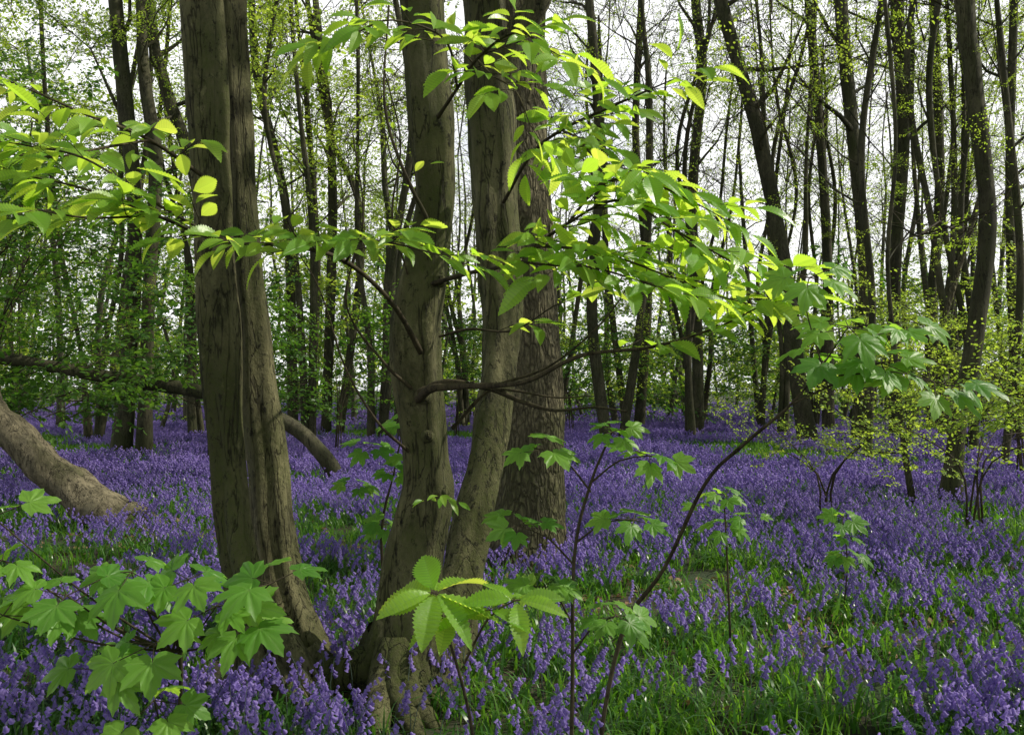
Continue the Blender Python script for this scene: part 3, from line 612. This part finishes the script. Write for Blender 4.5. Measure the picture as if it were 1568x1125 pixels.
for v in range(3):
    a=Acc()
    for i in range(150): blade(a,U(-.5,.5),U(-.5,.5),U(.12,.24),U(.012,.020),random.randint(0,1),seg=3)
    proto(C_grass,'grass_patch_%d'%v,a,[M_grass,M_bleaf])

bp=Sprays(); gp=Sprays()
def addp(S,x,y,sc,i):
    S.p.append((x,y,gz(x,y)-.01)); S.r.append((U(-.1,.1),U(-.1,.1),U(0,6.28))); S.s.append(sc); S.i.append(i)
def bn(x,y): return noise.noise(Vector((x*.55,y*.4,7.7)))+.5*noise.noise(Vector((x*1.7,y*1.4,2.2)))
trunks=[(-1.2,4.46,.22),(-.95,4.5,.2),(-.55,4.5,.27),(-.4,4.78,.2),(.10,7.7,.45)]
def free(x,y): return all((x-a)**2+(y-b)**2>c*c for a,b,c in trunks)
for S,dens in ((bp,19),(gp,18)):
    N=int(dens*17*12)
    for _ in range(N):
        y=U(1.2,13); x=U(-1,1)*(.62*y+1.3)
        if random.random()>(.62*y+1.3)/(.62*13+1.3)*1.0: continue
        if not free(x,y): continue
        q=bn(x,y)
        if S is bp:
            th=-.02 if (x>.15*y) else -.18
            if q<th and random.random()<.70: continue
            addp(S,x,y,U(.75,1.15),random.randint(0,4))
        else:
            if x<-.1*y and random.random()<.4: continue
            addp(S,x,y,U(.7,1.3)*(1.0 if x>0 else .88),random.randint(0,4))
for _ in range(9000):
    y=12+(34-12)*U(0,1)**.85; x=U(-1,1)*(.68*y+2)
    if random.random()>(.68*y+2)/(.68*34+2)*.55: continue
    q=noise.noise(Vector((x*.22,y*.16,4.4)))+.6*noise.noise(Vector((x*.8,y*.6,1)))
    if q>-.20: addp(bp,x,y,U(.85,1.2),random.randint(5,8))
    elif q>-.4 or random.random()<.6: addp(gp,x,y,U(.9,1.3),random.randint(5,7))
for _ in range(1100):
    y=33+(80-33)*U(0,1); x=U(-1,1)*(.68*y+2)
    if random.random()>(.68*y+2)/(.68*80+2): continue
    addp(bp,x,y,U(.95,1.2),random.randint(9,11))
o=scatter('bluebell_flowers',bp.p,bp.r,bp.s,bp.i,C_bell); o=scatter('grass',gp.p,gp.r,gp.s,gp.i,C_grass)
random.seed(8); a=Acc()
for _ in range(1800):
    r=random.random()
    if r<.25: x,y=random.gauss(2.3,.5),random.gauss(6.2,.5)
    elif r<.5: x,y=random.gauss(.2,.5),random.gauss(7.0,.4)
    elif r<.8: x,y=random.gauss(-3.4,.6),random.gauss(9.3,.5)
    else: y=U(2,12); x=U(-.7,.7)*y
    put_leaf(a,SL,np.array((x,y,gz(x,y)+U(.005,.04))),(U(-1,1),U(-1,1),U(-.2,.3)),np.array((0,0,1))+rv(.4),U(.05,.10),0)
a.obj('leaf_litter',[M_litter])
print('bells',len(bp.p),'grass',len(gp.p))

# ---------------------------------------------------------------- light, sky, camera
w=bpy.data.worlds.new('World'); scene.world=w; w.use_nodes=True; nt=w.node_tree; N=nt.nodes; L=nt.links
bg=N['Background']; sky=N.new('ShaderNodeTexSky'); sky.sky_type='NISHITA'; sky.sun_disc=False
el=math.asin(SUN[2]); az=math.atan2(SUN[0],SUN[1]); sky.sun_elevation=el; sky.sun_rotation=az
tc=N.new('ShaderNodeTexCoord'); nz=N.new('ShaderNodeTexNoise'); nz.inputs['Scale'].default_value=2.5; nz.inputs['Detail'].default_value=6
L.new(tc.outputs['Generated'],nz.inputs['Vector'])
sx=N.new('ShaderNodeSeparateXYZ'); L.new(tc.outputs['Generated'],sx.inputs[0])
hz=N.new('ShaderNodeMapRange'); hz.inputs[1].default_value=.42; hz.inputs[2].default_value=.52; hz.inputs[3].default_value=1; hz.inputs[4].default_value=0; L.new(sx.outputs['Z'],hz.inputs[0])
lo=N.new('ShaderNodeMapRange'); lo.inputs[1].default_value=-.05; lo.inputs[2].default_value=0.0; L.new(sx.outputs['Z'],lo.inputs[0])
f=ramp(nt,nz.outputs['Fac'],.2,.45)
mm=N.new('ShaderNodeMath'); mm.operation='MULTIPLY'; L.new(f,mm.inputs[0]); L.new(hz.outputs[0],mm.inputs[1])
mm2=N.new('ShaderNodeMath'); mm2.operation='MULTIPLY'; L.new(mm.outputs[0],mm2.inputs[0]); L.new(lo.outputs[0],mm2.inputs[1])
c=mixc(nt,mm2.outputs[0],sky.outputs[0],(13.5,13.6,13.7)); L.new(c,bg.inputs[0]); bg.inputs[1].default_value=.10
sd=bpy.data.lights.new('sun','SUN'); sd.energy=5; sd.angle=math.radians(.5); sd.color=(1,.94,.80)
so=bpy.data.objects.new('sun',sd); scene.collection.objects.link(so); so.rotation_euler=Vector(SUN).to_track_quat('Z','Y').to_euler(); so.location=(10,0,20)
cd=bpy.data.cameras.new('camera'); cam=bpy.data.objects.new('camera',cd); scene.collection.objects.link(cam); scene.camera=cam
cam.location=(0,0,1.5); cam.rotation_euler=(math.radians(90),0,0); cd.sensor_width=36; cd.lens=32.14; cd.shift_y=.0207; cd.clip_end=1500; cd.clip_start=.05
